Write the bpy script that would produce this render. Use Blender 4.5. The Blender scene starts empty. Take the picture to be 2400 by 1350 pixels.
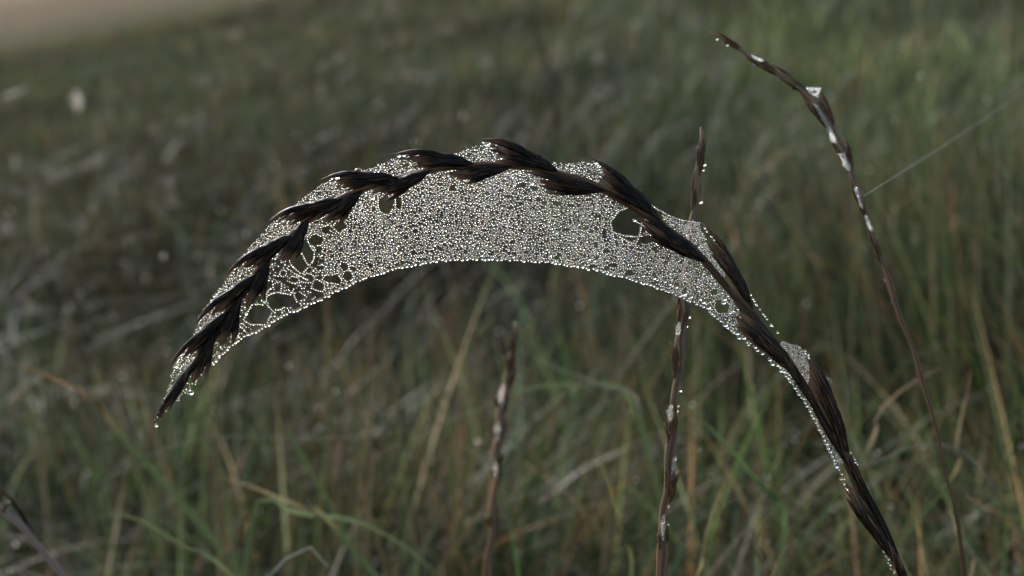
import bpy, math, random
import numpy as np
from mathutils import Vector, Matrix

random.seed(7)
rng = np.random.default_rng(11)
scene = bpy.context.scene
col = scene.collection

# ------------------------------------------------------------------ camera, sky, sun, exposure
CAM_H = 0.40                      # metres above the turf
PITCH = math.radians(14.2)
LENS = 49.45                      # 40 degrees across on a 36 mm sensor
FOCUS = 0.262
SUN_ELEV = math.radians(23.0)
SUN_AZ = math.radians(-27.0)      # to the left of the view direction (+Y), behind the plants

cam_data = bpy.data.cameras.new('camera')
cam_data.lens = LENS
cam_data.sensor_width = 36.0
cam_data.clip_start = 0.01
cam_data.clip_end = 2000.0
cam_data.dof.use_dof = True
cam_data.dof.focus_distance = FOCUS
cam_data.dof.aperture_fstop = 17.0
cam = bpy.data.objects.new('camera', cam_data)
col.objects.link(cam)
cam.location = (0, 0, CAM_H)
cam.rotation_euler = (math.pi / 2 - PITCH, 0, 0)
scene.camera = cam

world = bpy.data.worlds.new('World')
scene.world = world
world.use_nodes = True
wn = world.node_tree
bg = wn.nodes['Background']
sky = wn.nodes.new('ShaderNodeTexSky')
sky.sky_type = 'NISHITA'
sky.sun_disc = False
sky.sun_elevation = SUN_ELEV
sky.sun_rotation = SUN_AZ
sky.air_density = 1.0
sky.dust_density = 0.6
sky.ozone_density = 1.0
wn.links.new(sky.outputs['Color'], bg.inputs['Color'])
bg.inputs['Strength'].default_value = 0.15

sun_data = bpy.data.lights.new('sun', 'SUN')
sun_data.energy = 5.0
sun_data.angle = math.radians(9.0)
sun_data.color = (1.0, 0.985, 0.97)
sun = bpy.data.objects.new('sun', sun_data)
col.objects.link(sun)
SUN_DIR = Vector((math.sin(SUN_AZ) * math.cos(SUN_ELEV), math.cos(SUN_AZ) * math.cos(SUN_ELEV), math.sin(SUN_ELEV)))
sun.rotation_euler = SUN_DIR.to_track_quat('Z', 'Y').to_euler()
sun.location = (-3, 3, 3)

scene.view_settings.view_transform = 'Standard'
scene.view_settings.look = 'None'
scene.view_settings.gamma = 1.0
scene.view_settings.use_curve_mapping = False
scene.view_settings.exposure = 0.72

cy = scene.cycles
cy.use_denoising = True
cy.denoiser = 'OPENIMAGEDENOISE'
cy.max_bounces = 12
cy.transmission_bounces = 10
cy.transparent_max_bounces = 12
cy.diffuse_bounces = 3
cy.glossy_bounces = 4
cy.volume_bounces = 1
cy.sample_clamp_indirect = 25.0
cy.sample_clamp_direct = 0.0
cy.caustics_reflective = False
cy.caustics_refractive = False

# ------------------------------------------------------------------ helpers
F_PX = 1200.0 * LENS / 18.0       # focal length in pixels of the 2400 px wide photograph
C_POS = np.array((0, 0, CAM_H))
C_FWD = np.array((0, math.cos(PITCH), -math.sin(PITCH)))
C_UP = np.array((0, math.sin(PITCH), math.cos(PITCH)))
C_RT = np.array((1.0, 0, 0))


def at(px, py, d):
    """World point for a place in the photograph at depth d metres."""
    return C_POS + d * (C_FWD + C_RT * ((px - 1200) / F_PX) - C_UP * ((py - 675) / F_PX))


def arr_at(px, py, d):
    px, py, d = (np.asarray(a, float)[..., None] for a in (px, py, d))
    return C_POS + d * (C_FWD + C_RT * ((px - 1200) / F_PX) - C_UP * ((py - 675) / F_PX))


PX = FOCUS / F_PX                 # metres per photo pixel in the plane of focus


def lerp(a, b, t):
    return a + (b - a) * t


def smooth(a, b, x):
    t = np.clip((x - a) / (b - a), 0, 1)
    return t * t * (3 - 2 * t)


def new_obj(name, verts, faces, mat=None, parent=None, smooth_shade=True, origin=None):
    me = bpy.data.meshes.new(name)
    verts = np.asarray(verts, float)
    if origin is not None:
        verts = verts - np.asarray(origin)
    me.from_pydata(verts.tolist(), [], [list(map(int, f)) for f in faces])
    if smooth_shade:
        me.polygons.foreach_set('use_smooth', [True] * len(me.polygons))
    if mat:
        me.materials.append(mat)
    o = bpy.data.objects.new(name, me)
    col.objects.link(o)
    if origin is not None:
        o.location = tuple(origin)
    if parent is not None:
        o.parent = parent
        if origin is not None:
            o.location = tuple(np.asarray(origin) - np.asarray(parent.get('_w', (0, 0, 0))))
    return o


def big_mesh(name, verts, tris, mat, cols=None, smooth_shade=True, quads=False):
    """Fast mesh from numpy arrays."""
    k = 4 if quads else 3
    me = bpy.data.meshes.new(name)
    nv, nf = len(verts), len(tris)
    me.vertices.add(nv)
    me.vertices.foreach_set('co', np.ascontiguousarray(verts, np.float32).ravel())
    me.loops.add(nf * k)
    me.loops.foreach_set('vertex_index', np.ascontiguousarray(tris, np.int32).ravel())
    me.polygons.add(nf)
    me.polygons.foreach_set('loop_start', np.arange(nf, dtype=np.int32) * k)
    me.polygons.foreach_set('loop_total', np.full(nf, k, np.int32))
    if smooth_shade:
        me.polygons.foreach_set('use_smooth', np.ones(nf, bool))
    if cols is not None:
        a = me.color_attributes.new('tint', 'FLOAT_COLOR', 'POINT')
        c4 = np.ones((nv, 4), np.float32)
        c4[:, :3] = cols
        a.data.foreach_set('color', c4.ravel())
    me.update()
    me.validate()
    if mat:
        me.materials.append(mat)
    o = bpy.data.objects.new(name, me)
    col.objects.link(o)
    return o


def thing(name, label, cat, loc, group=None):
    o = bpy.data.objects.new(name, None)
    o.empty_display_size = 0.01
    col.objects.link(o)
    o.location = tuple(loc)
    o['label'] = label
    o['category'] = cat
    if group:
        o['group'] = group
    return o


def put(o, parent):
    """Parent a mesh built in world coordinates to an Empty without moving it."""
    o.parent = parent
    base = parent
    off = Vector((0, 0, 0))
    while base is not None:
        off += base.location
        base = base.parent
    o.location = Vector(o.location) - off
    return o


# ------------------------------------------------------------------ materials
def mat_new(name):
    m = bpy.data.materials.new(name)
    m.use_nodes = True
    nt = m.node_tree
    return m, nt, nt.nodes['Principled BSDF']


def N(nt, t, **kw):
    n = nt.nodes.new(t)
    for k, v in kw.items():
        setattr(n, k, v)
    return n


def water_mat():
    m, nt, p = mat_new('dew_water')
    p.inputs['Base Color'].default_value = (1, 1, 1, 1)
    p.inputs['Roughness'].default_value = 0.11
    p.inputs['IOR'].default_value = 1.333
    p.inputs['Transmission Weight'].default_value = 1.0
    return m


def silk_mat():
    m, nt, p = mat_new('spider_silk')
    p.inputs['Base Color'].default_value = (0.6, 0.59, 0.56, 1)
    p.inputs['Roughness'].default_value = 0.35
    tr = N(nt, 'ShaderNodeBsdfTranslucent')
    tr.inputs['Color'].default_value = (0.6, 0.59, 0.56, 1)
    mx = N(nt, 'ShaderNodeMixShader')
    mx.inputs['Fac'].default_value = 0.5
    nt.links.new(p.outputs[0], mx.inputs[1])
    nt.links.new(tr.outputs[0], mx.inputs[2])
    nt.links.new(mx.outputs[0], nt.nodes['Material Output'].inputs['Surface'])
    return m


def husk_mat(name, dark, mid, tipc, streak=0.5, transl=0.12):
    """Dead grass husk: fine long nerves (UV: x round, y along), paler papery tips."""
    m, nt, p = mat_new(name)
    uv = N(nt, 'ShaderNodeUVMap')
    mp = N(nt, 'ShaderNodeMapping')
    mp.inputs['Scale'].default_value = (9.0, 2.4, 1.0)
    nz = N(nt, 'ShaderNodeTexNoise')
    nz.inputs['Scale'].default_value = 1.6
    nz.inputs['Detail'].default_value = 4.0
    nz.inputs['Roughness'].default_value = 0.65
    oi = N(nt, 'ShaderNodeObjectInfo')
    ad = N(nt, 'ShaderNodeVectorMath', operation='ADD')
    sc = N(nt, 'ShaderNodeVectorMath', operation='SCALE')
    nt.links.new(uv.outputs['UV'], mp.inputs['Vector'])
    cmb = N(nt, 'ShaderNodeCombineXYZ')
    for i in range(3):
        nt.links.new(oi.outputs['Random'], cmb.inputs[i])
    nt.links.new(cmb.outputs[0], sc.inputs[0])
    sc.inputs['Scale'].default_value = 37.0
    nt.links.new(mp.outputs[0], ad.inputs[0])
    nt.links.new(sc.outputs[0], ad.inputs[1])
    nt.links.new(ad.outputs[0], nz.inputs['Vector'])
    rp = N(nt, 'ShaderNodeValToRGB')
    e = rp.color_ramp.elements
    e[0].position = 0.53
    e[0].color = (*dark, 1)
    e[1].position = 0.62 + 0.2 * (1 - streak)
    e[1].color = (*mid, 1)
    e2 = rp.color_ramp.elements.new(0.90)
    e2.color = tuple(min(1, c * 1.5) for c in mid) + (1,)
    nt.links.new(nz.outputs['Fac'], rp.inputs['Fac'])
    sx = N(nt, 'ShaderNodeSeparateXYZ')
    nt.links.new(uv.outputs['UV'], sx.inputs[0])
    mr = N(nt, 'ShaderNodeMapRange')
    mr.inputs['From Min'].default_value = 0.64
    mr.inputs['From Max'].default_value = 1.0
    mr.inputs['To Max'].default_value = 0.75
    nt.links.new(sx.outputs['Y'], mr.inputs['Value'])
    nz2 = N(nt, 'ShaderNodeMath', operation='MULTIPLY')
    nt.links.new(mr.outputs[0], nz2.inputs[0])
    mr2 = N(nt, 'ShaderNodeMapRange')
    mr2.inputs['From Min'].default_value = 0.35
    mr2.inputs['From Max'].default_value = 0.62
    nt.links.new(nz.outputs['Fac'], mr2.inputs['Value'])
    nt.links.new(mr2.outputs[0], nz2.inputs[1])
    mx = N(nt, 'ShaderNodeMix', data_type='RGBA')
    nt.links.new(nz2.outputs[0], mx.inputs['Factor'])
    nt.links.new(rp.outputs['Color'], mx.inputs['A'])
    mx.inputs['B'].default_value = (*tipc, 1)
    nt.links.new(mx.outputs['Result'], p.inputs['Base Color'])
    p.inputs['Roughness'].default_value = 0.52
    p.inputs['Specular IOR Level'].default_value = 0.13
    bp = N(nt, 'ShaderNodeBump')
    bp.inputs['Strength'].default_value = 0.6
    bp.inputs['Distance'].default_value = 0.0002
    nt.links.new(nz.outputs['Fac'], bp.inputs['Height'])
    nt.links.new(bp.outputs[0], p.inputs['Normal'])
    tr = N(nt, 'ShaderNodeBsdfTranslucent')
    nt.links.new(mx.outputs['Result'], tr.inputs['Color'])
    sh = N(nt, 'ShaderNodeMixShader')
    sh.inputs['Fac'].default_value = transl
    nt.links.new(p.outputs[0], sh.inputs[1])
    nt.links.new(tr.outputs[0], sh.inputs[2])
    nt.links.new(sh.outputs[0], nt.nodes['Material Output'].inputs['Surface'])
    return m


def blade_mat(name, color=None):
    """Living or dry blade; colour from the per-blade tint, thin enough to let light through."""
    m, nt, p = mat_new(name)
    if color is None:
        at_ = N(nt, 'ShaderNodeAttribute', attribute_name='tint')
        src = at_.outputs['Color']
    else:
        tc = N(nt, 'ShaderNodeTexCoord')
        nz = N(nt, 'ShaderNodeTexNoise')
        nz.inputs['Scale'].default_value = 60.0
        nz.inputs['Detail'].default_value = 3.0
        nt.links.new(tc.outputs['Object'], nz.inputs['Vector'])
        rp = N(nt, 'ShaderNodeValToRGB')
        rp.color_ramp.elements[0].position = 0.35
        rp.color_ramp.elements[0].color = tuple(c * 0.6 for c in color) + (1,)
        rp.color_ramp.elements[1].position = 0.7
        rp.color_ramp.elements[1].color = tuple(min(1, c * 1.3) for c in color) + (1,)
        nt.links.new(nz.outputs['Fac'], rp.inputs['Fac'])
        src = rp.outputs['Color']
    nt.links.new(src, p.inputs['Base Color'])
    p.inputs['Roughness'].default_value = 0.5
    p.inputs['Specular IOR Level'].default_value = 0.22
    tr = N(nt, 'ShaderNodeBsdfTranslucent')
    nt.links.new(src, tr.inputs['Color'])
    sh = N(nt, 'ShaderNodeMixShader')
    sh.inputs['Fac'].default_value = 0.5
    nt.links.new(p.outputs[0], sh.inputs[1])
    nt.links.new(tr.outputs[0], sh.inputs[2])
    nt.links.new(sh.outputs[0], nt.nodes['Material Output'].inputs['Surface'])
    return m


def ground_mat():
    m, nt, p = mat_new('turf_soil')
    tc = N(nt, 'ShaderNodeTexCoord')
    n1 = N(nt, 'ShaderNodeTexNoise')
    n1.inputs['Scale'].default_value = 0.35
    n1.inputs['Detail'].default_value = 8.0
    n1.inputs['Roughness'].default_value = 0.7
    nt.links.new(tc.outputs['Object'], n1.inputs['Vector'])
    rp = N(nt, 'ShaderNodeValToRGB')
    rp.color_ramp.elements[0].position = 0.3
    rp.color_ramp.elements[0].color = (0.026, 0.029, 0.016, 1)
    rp.color_ramp.elements[1].position = 0.72
    rp.color_ramp.elements[1].color = (0.062, 0.066, 0.036, 1)
    nt.links.new(n1.outputs['Fac'], rp.inputs['Fac'])
    nt.links.new(rp.outputs['Color'], p.inputs['Base Color'])
    p.inputs['Roughness'].default_value = 1.0
    p.inputs['Specular IOR Level'].default_value = 0.0
    n2 = N(nt, 'ShaderNodeTexNoise')
    n2.inputs['Scale'].default_value = 60.0
    n2.inputs['Detail'].default_value = 6.0
    nt.links.new(tc.outputs['Object'], n2.inputs['Vector'])
    bp = N(nt, 'ShaderNodeBump')
    bp.inputs['Distance'].default_value = 0.01
    nt.links.new(n2.outputs['Fac'], bp.inputs['Height'])
    nt.links.new(bp.outputs[0], p.inputs['Normal'])
    return m


M_WATER = water_mat()
M_SILK = silk_mat()
M_DEW_SOFT = water_mat()
M_DEW_SOFT.name = 'dew_blades'
M_DEW_SOFT.node_tree.nodes['Principled BSDF'].inputs['Roughness'].default_value = 0.35
M_HUSK = husk_mat('dark_husk', (0.005, 0.0034, 0.0024), (0.18, 0.092, 0.044), (0.46, 0.22, 0.125), 0.38, 0.12)
M_HUSK2 = husk_mat('brown_husk', (0.10, 0.052, 0.024), (0.46, 0.27, 0.14), (0.64, 0.46, 0.33), 0.85, 0.35)
M_HUSK3 = husk_mat('warm_husk', (0.011, 0.0062, 0.0038), (0.32, 0.155, 0.068), (0.50, 0.27, 0.15), 0.6, 0.15)
M_BLADE = blade_mat('meadow_blade')
M_GROUND = ground_mat()


# ------------------------------------------------------------------ the ground
class ValueNoise:
    def __init__(self, seed, n=256):
        r = np.random.default_rng(seed)
        self.g = r.random((n, n))
        self.n = n

    def __call__(self, x, y):
        xi, yi = np.floor(x).astype(int), np.floor(y).astype(int)
        fx, fy = x - xi, y - yi
        fx, fy = fx * fx * (3 - 2 * fx), fy * fy * (3 - 2 * fy)
        n, g = self.n, self.g
        a, b = g[xi % n, yi % n], g[(xi + 1) % n, yi % n]
        c, d = g[xi % n, (yi + 1) % n], g[(xi + 1) % n, (yi + 1) % n]
        return lerp(lerp(a, b, fx), lerp(c, d, fx), fy)


VN1, VN2, VN3, VN4 = (ValueNoise(s) for s in (1, 2, 3, 4))


def ground_z(x, y):
    x, y = np.asarray(x, float), np.asarray(y, float)
    z = 0.185 * x                                       # a hillside that falls away to the left
    z = z - 0.7 * smooth(14, 60, y)                     # the near meadow ends in a brow, the far field lies lower
    d = np.sqrt(x * x + y * y)
    z = z + 0.10 * (VN1(x * 0.5 + 9, y * 0.5 + 3) - 0.5) * smooth(1.0, 6, d)
    z = z + 0.03 * (VN2(x * 2.3, y * 2.3) - 0.5) * smooth(0.6, 2, d)
    z = z + 0.041 * np.maximum(y - 150, 0) * (0.8 + 0.4 * VN4(x * 0.02 + 3, 0.5))   # the far side of the valley
    z = z + 1.2 * (VN3(x * 0.03 + 5, y * 0.03) - 0.5) * smooth(40, 120, y)
    return z


def build_ground():
    u = np.linspace(-1, 1, 141)
    xs = np.sign(u) * (np.abs(u) * 3 + np.abs(u) ** 4 * np.where(u < 0, 157, 57))
    v = np.linspace(0, 1, 161)
    ys = -6 + v * 14 + v ** 5 * 392
    X, Y = np.meshgrid(xs, ys)
    V = np.stack([X, Y, ground_z(X, Y)], -1).reshape(-1, 3)
    nx, ny = len(xs), len(ys)
    i = (np.arange(ny - 1)[:, None] * nx + np.arange(nx - 1)[None]).ravel()
    Fq = np.stack([i, i + 1, i + 1 + nx, i + nx], 1)
    o = big_mesh('ground', V, Fq, M_GROUND, quads=True)
    o['kind'] = 'structure'
    return o


build_ground()


# ------------------------------------------------------------------ meadow grass (uncountable)
def grass_blades(bx, by, L, w, seg, tint, lean=(0.02, 0.38), droop=(0.0, 0.75), bend_dir=None):
    n = len(bx)
    t = np.linspace(0, 1, seg + 1)[None, :]
    th = rng.uniform(0, 2 * np.pi, n) if bend_dir is None else bend_dir
    a = rng.uniform(*lean, n)[:, None]
    b = (rng.uniform(0, 1, n) ** 1.6 * (droop[1] - droop[0]) + droop[0])[:, None]
    Lc = L[:, None]
    hr = Lc * (a * t + b * t ** 2 * 0.75)
    hz = Lc * (t * np.sqrt(1 - 0.5 * a ** 2) - 0.55 * b * t ** 2.4)
    bz = ground_z(bx, by) - 0.004
    cx = bx[:, None] + hr * np.cos(th)[:, None]
    cyy = by[:, None] + hr * np.sin(th)[:, None]
    cz = bz[:, None] + hz
    tw = th[:, None] + np.pi / 2 + rng.normal(0, 0.5, n)[:, None] + rng.normal(0, 0.7, n)[:, None] * t
    wp = w[:, None] * 0.5 * np.clip(1 - t ** 2.2, 0, 1) * (0.75 + 0.6 * t * (1 - t))
    dx, dy = np.cos(tw) * wp, np.sin(tw) * wp
    Lf = np.stack([cx - dx, cyy - dy, cz], -1)
    Rt = np.stack([cx + dx, cyy + dy, cz], -1)
    # strip with a single tip vertex
    V = np.concatenate([np.stack([Lf[:, :-1], Rt[:, :-1]], 2).reshape(n, -1, 3),
                        np.stack([cx[:, -1], cyy[:, -1], cz[:, -1]], -1)[:, None]], 1)
    k = V.shape[1]
    tr = []
    for s in range(seg - 1):
        q = 2 * s
        tr += [(q, q + 1, q + 3), (q, q + 3, q + 2)]
    q = 2 * (seg - 1)
    tr += [(q, q + 1, q + 2)]
    T = (np.array(tr)[None] + (np.arange(n) * k)[:, None, None]).reshape(-1, 3)
    # real colour change along the blade: yellowed base and tip on the older ones
    c = np.repeat(tint[:, None, :], k, 1)
    tips = np.concatenate([np.repeat(t[0, :-1], 2), [1.0]])[None, :, None]
    old = rng.random(n)[:, None, None]
    dry = np.array((0.17, 0.12, 0.065))
    c = lerp(c, dry, smooth(0.6, 1.0, tips) * (old > 0.72) * 0.8)
    return V.reshape(-1, 3), T, c.reshape(-1, 3)


GREEN = np.array([(0.047, 0.084, 0.027), (0.064, 0.098, 0.037), (0.086, 0.112, 0.050), (0.054, 0.088, 0.048),
                  (0.112, 0.126, 0.072)])
DRY = np.array([(0.15, 0.12, 0.075), (0.19, 0.14, 0.085), (0.11, 0.085, 0.06), (0.17, 0.10, 0.055), (0.22, 0.19, 0.14)])


def tints(x, y, n, dry_share=0.25):
    g = GREEN[rng.integers(0, len(GREEN), n)]
    d = DRY[rng.integers(0, len(DRY), n)]
    patch = VN3(x * 1.7 + 3, y * 0.9 + 8)
    share = dry_share * (0.3 + 1.2 * VN4(x * 2.1, y * 1.4)) * lerp(1.0, 0.55, smooth(0, 0.5, x))
    isd = rng.random(n) < share
    c = np.where(isd[:, None], d, g)
    c = c * (0.28 + 0.52 * patch[:, None]) * np.clip(np.exp(rng.normal(-0.1, 0.55, n)), 0.3, 2.6)[:, None]
    mott = smooth(0.2, 0.8, 0.5 * VN2(x * 0.9 + 3, y * 0.55 + 1) + 0.5 * VN1(x * 2.6 + 1, y * 1.7 + 4))   # paler and darker mottling by noise
    c = c * lerp(1.0, lerp(0.5, 1.35, mott), smooth(0.8, 1.5, y))[:, None]
    c = c * (1 + np.array((0.45, 0.38, 0.3))[None] * (smooth(0.25, 0.6, x) * smooth(0.6, 0.9, y) * (1 - smooth(3, 6, y)))[:, None])  # lit look of the right-hand grass put into its tint
    bright_right = (smooth(-0.15, 0.45, x) * (1 - 0.7 * smooth(1.2, 3.0, y)))[:, None]                 # greener to the right, and tinted brighter to even out the sunlight
    c = c * lerp(0.85, 1.55, bright_right) * (1 + bright_right * np.array((-0.02, 0.05, -0.02)))
    return c


def scatter(y0, y1, dens, half):
    area = (y1 - y0) * (half(y0) + half(y1))
    n = int(area * dens)
    y = rng.uniform(y0, y1, int(n * 1.4))
    x = rng.uniform(-1, 1, len(y)) * half(y1)
    ok = np.abs(x) < half(y)
    return x[ok], y[ok]


HOLLOWS = [(-0.30, 1.20, 0.20, 0.16), (-0.08, 1.40, 0.26, 0.16), (0.40, 1.45, 0.24, 0.18), (1.05, 3.2, 0.55, 0.4), (-0.50, 1.36, 0.16, 0.12),
           (-0.03, 0.98, 0.16, 0.10), (0.13, 0.74, 0.12, 0.08), (-0.22, 0.66, 0.10, 0.07), (0.28, 0.62, 0.10, 0.07), (0.0, 0.55, 0.10, 0.06),
           (-0.9, 2.6, 0.6, 0.3), (0.2, 2.3, 0.45, 0.25), (0.7, 2.0, 0.3, 0.2)]


def hollow(x, y):
    """Trodden, low places between the tussocks."""
    k = np.ones_like(x)
    for hx, hy, rx, ry in HOLLOWS:
        k = k * (1 - 0.85 * np.exp(-((x - hx) / rx) ** 2 - ((y - hy) / ry) ** 2))
    return k


def clump(x, y):
    c = smooth(0.25, 0.75, 0.45 * VN1(x * 6, y * 5) + 0.55 * VN2(x * 2.2 + 4, y * 1.6 + 2))
    far = smooth(2.0, 4.0, y)
    c = lerp(c, smooth(0.25, 0.75, 0.5 * VN1(x * 1.1 + 7, y * 0.9) + 0.5 * VN2(x * 0.45, y * 0.3 + 5)), far * 0.75)
    return c * hollow(x, y)


def build_grass():
    parts = []
    off = 0

    def add(V, T, c):
        nonlocal off
        parts.append((V, T + off, c))
        off += len(V)

    half = lambda y: 0.42 * np.maximum(y, 0) + 0.28
    # nearest tussocks, fine blades
    for (y0, y1, dens, seg, wmul, dry) in ((-0.25, 0.28, 4500, 5, 1.0, 0.3), (0.28, 0.52, 20000, 8, 0.95, 0.32), (0.52, 0.75, 17000, 7, 0.95, 0.32),
                                           (0.75, 1.6, 12000, 6, 0.95, 0.28), (1.6, 3.4, 4200, 4, 1.4, 0.24),
                                           (3.4, 8.0, 1300, 3, 2.2, 0.22), (8.0, 26.0, 190, 2, 4.5, 0.22)):
        x, y = scatter(y0, y1, dens, half)
        cl = clump(x, y)
        keep = rng.random(len(x)) < 0.22 + 1.0 * cl
        x, y, cl = x[keep], y[keep], cl[keep]
        n = len(x)
        nr = 1 - smooth(1.0, 1.6, y)
        L = (0.075 + 0.155 * cl + nr * (0.09 - 0.04 * cl) * (0.4 + 0.6 * hollow(x, y))) * rng.uniform(0.65, 1.2, n)
        if y1 < 0.5:
            L = np.minimum(L, 0.15)
        w = rng.uniform(0.0013, 0.0034, n) * wmul
        dr = (0.05, 1.0) if y1 < 1 else (0.0, 0.75)
        bd = VN4(x * 3.1 + 2, y * 2.3 + 7) * 9.0 + rng.normal(0, 1.1, n)
        add(*grass_blades(x, y, L, w, seg, tints(x, y, n, dry) * (np.array((1.85, 1.68, 1.38)) if y1 < 1 else np.array((1.03, 0.95, 0.86))), bend_dir=bd, droop=dr))  # near blades tinted brighter to offset the shade they stand in
        # matted, fallen leaves lower down
        if y1 < 4:
            m = n // 7
            idx = rng.integers(0, n, m)
            x2, y2 = x[idx] + rng.normal(0, 0.02, m), y[idx] + rng.normal(0, 0.02, m)
            L2 = rng.uniform(0.10, 0.22, m)
            if y1 < 0.5:
                L2 = np.minimum(L2, 0.14)
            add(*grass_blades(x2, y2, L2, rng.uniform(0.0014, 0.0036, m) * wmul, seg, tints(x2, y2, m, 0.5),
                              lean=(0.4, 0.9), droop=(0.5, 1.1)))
    # taller arching leaves that stand out of the near turf into the light
    for (y0, y1, m) in ((0.345, 0.52, 360), (0.50, 1.0, 420), (1.0, 2.2, 350)):
        y = rng.uniform(y0, y1, m)
        x = rng.uniform(-1, 1, m) * (0.42 * y + 0.12)
        L = rng.uniform(0.19, 0.26, m) * (0.5 + 0.5 * hollow(x, y))
        g = np.where((rng.random(m) < 0.28)[:, None], DRY[rng.integers(0, len(DRY), m)] * 1.3, GREEN[rng.integers(0, len(GREEN), m)] * 1.25)
        add(*grass_blades(x, y, L, rng.uniform(0.0018, 0.0040, m), 10, g * rng.uniform(0.5, 1.4, m)[:, None], lean=(0.05, 0.4), droop=(0.2, 0.9)))
    V = np.concatenate([p[0] for p in parts])
    T = np.concatenate([p[1] for p in parts])
    c = np.concatenate([p[2] for p in parts])
    o = big_mesh('meadow_grass', V, T, M_BLADE, c, smooth_shade=False)
    o['kind'] = 'stuff'
    o['label'] = 'dense dewy meadow grass, green and straw blades out of focus'
    o['category'] = 'grass'
    return V, T


GV, GT = build_grass()


# ------------------------------------------------------------------ dew drops
def ico(sub):
    import bmesh
    bm = bmesh.new()
    bmesh.ops.create_icosphere(bm, subdivisions=sub, radius=1.0)
    v = np.array([p.co[:] for p in bm.verts])
    bm.verts.index_update()
    f = np.array([[q.index for q in fc.verts] for fc in bm.faces])
    bm.free()
    return v, f


ICO1, ICO2, ICO3 = ico(1), ico(2), ico(3)


def drop_mesh(name):
    v, f = ICO3
    me = bpy.data.meshes.new(name)
    vv = v.copy()
    vv[:, 2] = np.where(vv[:, 2] < 0, vv[:, 2] * 1.05, vv[:, 2] * 0.97)   # sags a little
    me.from_pydata(vv.tolist(), [], f.tolist())
    me.polygons.foreach_set('use_smooth', [True] * len(me.polygons))
    me.materials.append(M_WATER)
    return me


DROP = drop_mesh('dewdrop')


def dewdrop(p, r, parent, sq=(1, 1, 1)):
    o = bpy.data.objects.new('dewdrop', DROP)
    col.objects.link(o)
    o.location = tuple(p)
    o.scale = (r * sq[0], r * sq[1], r * sq[2])
    return put(o, parent)


def drop_cloud(name, P, R, parent=None, base=ICO2):
    """Many small drops as one part."""
    v, f = base
    P, R = np.asarray(P), np.asarray(R)
    n = len(P)
    s = np.repeat(R[:, None], 3, 1)
    s[:, 0] *= rng.uniform(0.92, 1.12, n)
    s[:, 2] *= rng.uniform(0.92, 1.12, n)
    V = (v[None] * s[:, None, :] + P[:, None, :]).reshape(-1, 3)
    T = (f[None] + (np.arange(n) * len(v))[:, None, None]).reshape(-1, 3)
    o = big_mesh(name, V, T, M_WATER)
    o['kind'] = 'stuff'
    if parent is not None:
        put(o, parent)
    return o


def grass_dew():
    n = 1300
    cen = GV[GT[:, 0]]
    ok = np.where((cen[:, 1] > 0.38) & (cen[:, 1] < 4.0) & (cen[:, 2] - ground_z(cen[:, 0], cen[:, 1]) > 0.05))[0]
    i = rng.choice(ok, n, replace=False)
    P = GV[GT[i]].mean(1)
    R = rng.uniform(0.0003, 0.0007, n) * (1 + 0.5 * P[:, 1])
    o = drop_cloud('grass_dew', P, R, base=ICO2)
    o.data.materials[0] = M_DEW_SOFT
    o['label'] = 'tiny dew drops glinting on the blurred meadow grass'
    o['category'] = 'dew'


grass_dew()


# ------------------------------------------------------------------ shapes for spikes
def catmull(P, n):
    P = np.asarray(P, float)
    Q = np.vstack([2 * P[0] - P[1], P, 2 * P[-1] - P[-2]])
    seg = len(P) - 1
    u = np.linspace(0, seg, n)
    k = np.minimum(u.astype(int), seg - 1)
    t = (u - k)[:, None]
    a, b, c, d = Q[k], Q[k + 1], Q[k + 2], Q[k + 3]
    return 0.5 * ((2 * b) + (-a + c) * t + (2 * a - 5 * b + 4 * c - d) * t ** 2 + (-a + 3 * b - 3 * c + d) * t ** 3)


def resample(P, n):
    P = np.asarray(P, float)
    s = np.concatenate([[0], np.cumsum(np.linalg.norm(np.diff(P, axis=0), axis=1))])
    u = np.linspace(0, s[-1], n)
    return np.stack([np.interp(u, s, P[:, i]) for i in range(P.shape[1])], 1)


def tube(name, P, R, mat, parent, sides=10, flat=1.0, rough=0.0, nerves=0, face=None):
    """Round or flattened tapering body along P; flat = depth over width; UV x round, y along."""
    P = np.asarray(P, float)
    R = np.asarray(R, float)
    n = len(P)
    T = np.gradient(P, axis=0)
    T /= np.linalg.norm(T, axis=1)[:, None] + 1e-12
    f = -C_FWD if face is None else np.asarray(face, float)
    W = np.cross(T, f)
    W /= np.linalg.norm(W, axis=1)[:, None] + 1e-12
    D = np.cross(W, T)
    ang = np.linspace(0, 2 * np.pi, sides, endpoint=False)
    r = R[:, None] * np.ones((1, sides))
    if nerves:
        r = r * (1 + 0.11 * np.cos(ang * nerves)[None])
    if rough:
        r = r * (1 + rng.normal(0, rough, (n, sides)))
    V = P[:, None] + W[:, None] * (np.cos(ang)[None, :, None] * r[..., None]) + D[:, None] * (np.sin(ang)[None, :, None] * r[..., None] * flat)
    V = V.reshape(-1, 3)
    faces = []
    for i in range(n - 1):
        for j in range(sides):
            k = (j + 1) % sides
            faces.append((i * sides + j, i * sides + k, (i + 1) * sides + k, (i + 1) * sides + j))
    faces.append(tuple(range(sides))[::-1])
    faces.append(tuple((n - 1) * sides + j for j in range(sides)))
    o = new_obj(name, V, faces, mat, smooth_shade=True, origin=P[0])
    me = o.data
    uvl = me.uv_layers.new(name='UVMap')
    li = np.zeros(len(me.loops), np.int32)
    me.loops.foreach_get('vertex_index', li)
    uu = (li % sides) / sides
    uu = np.abs(uu * 2 - 1)
    vv = (li // sides) / (n - 1)
    uvl.data.foreach_set('uv', np.stack([uu, vv], 1).ravel())
    if parent is not None:
        put(o, parent)
    return o


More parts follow.
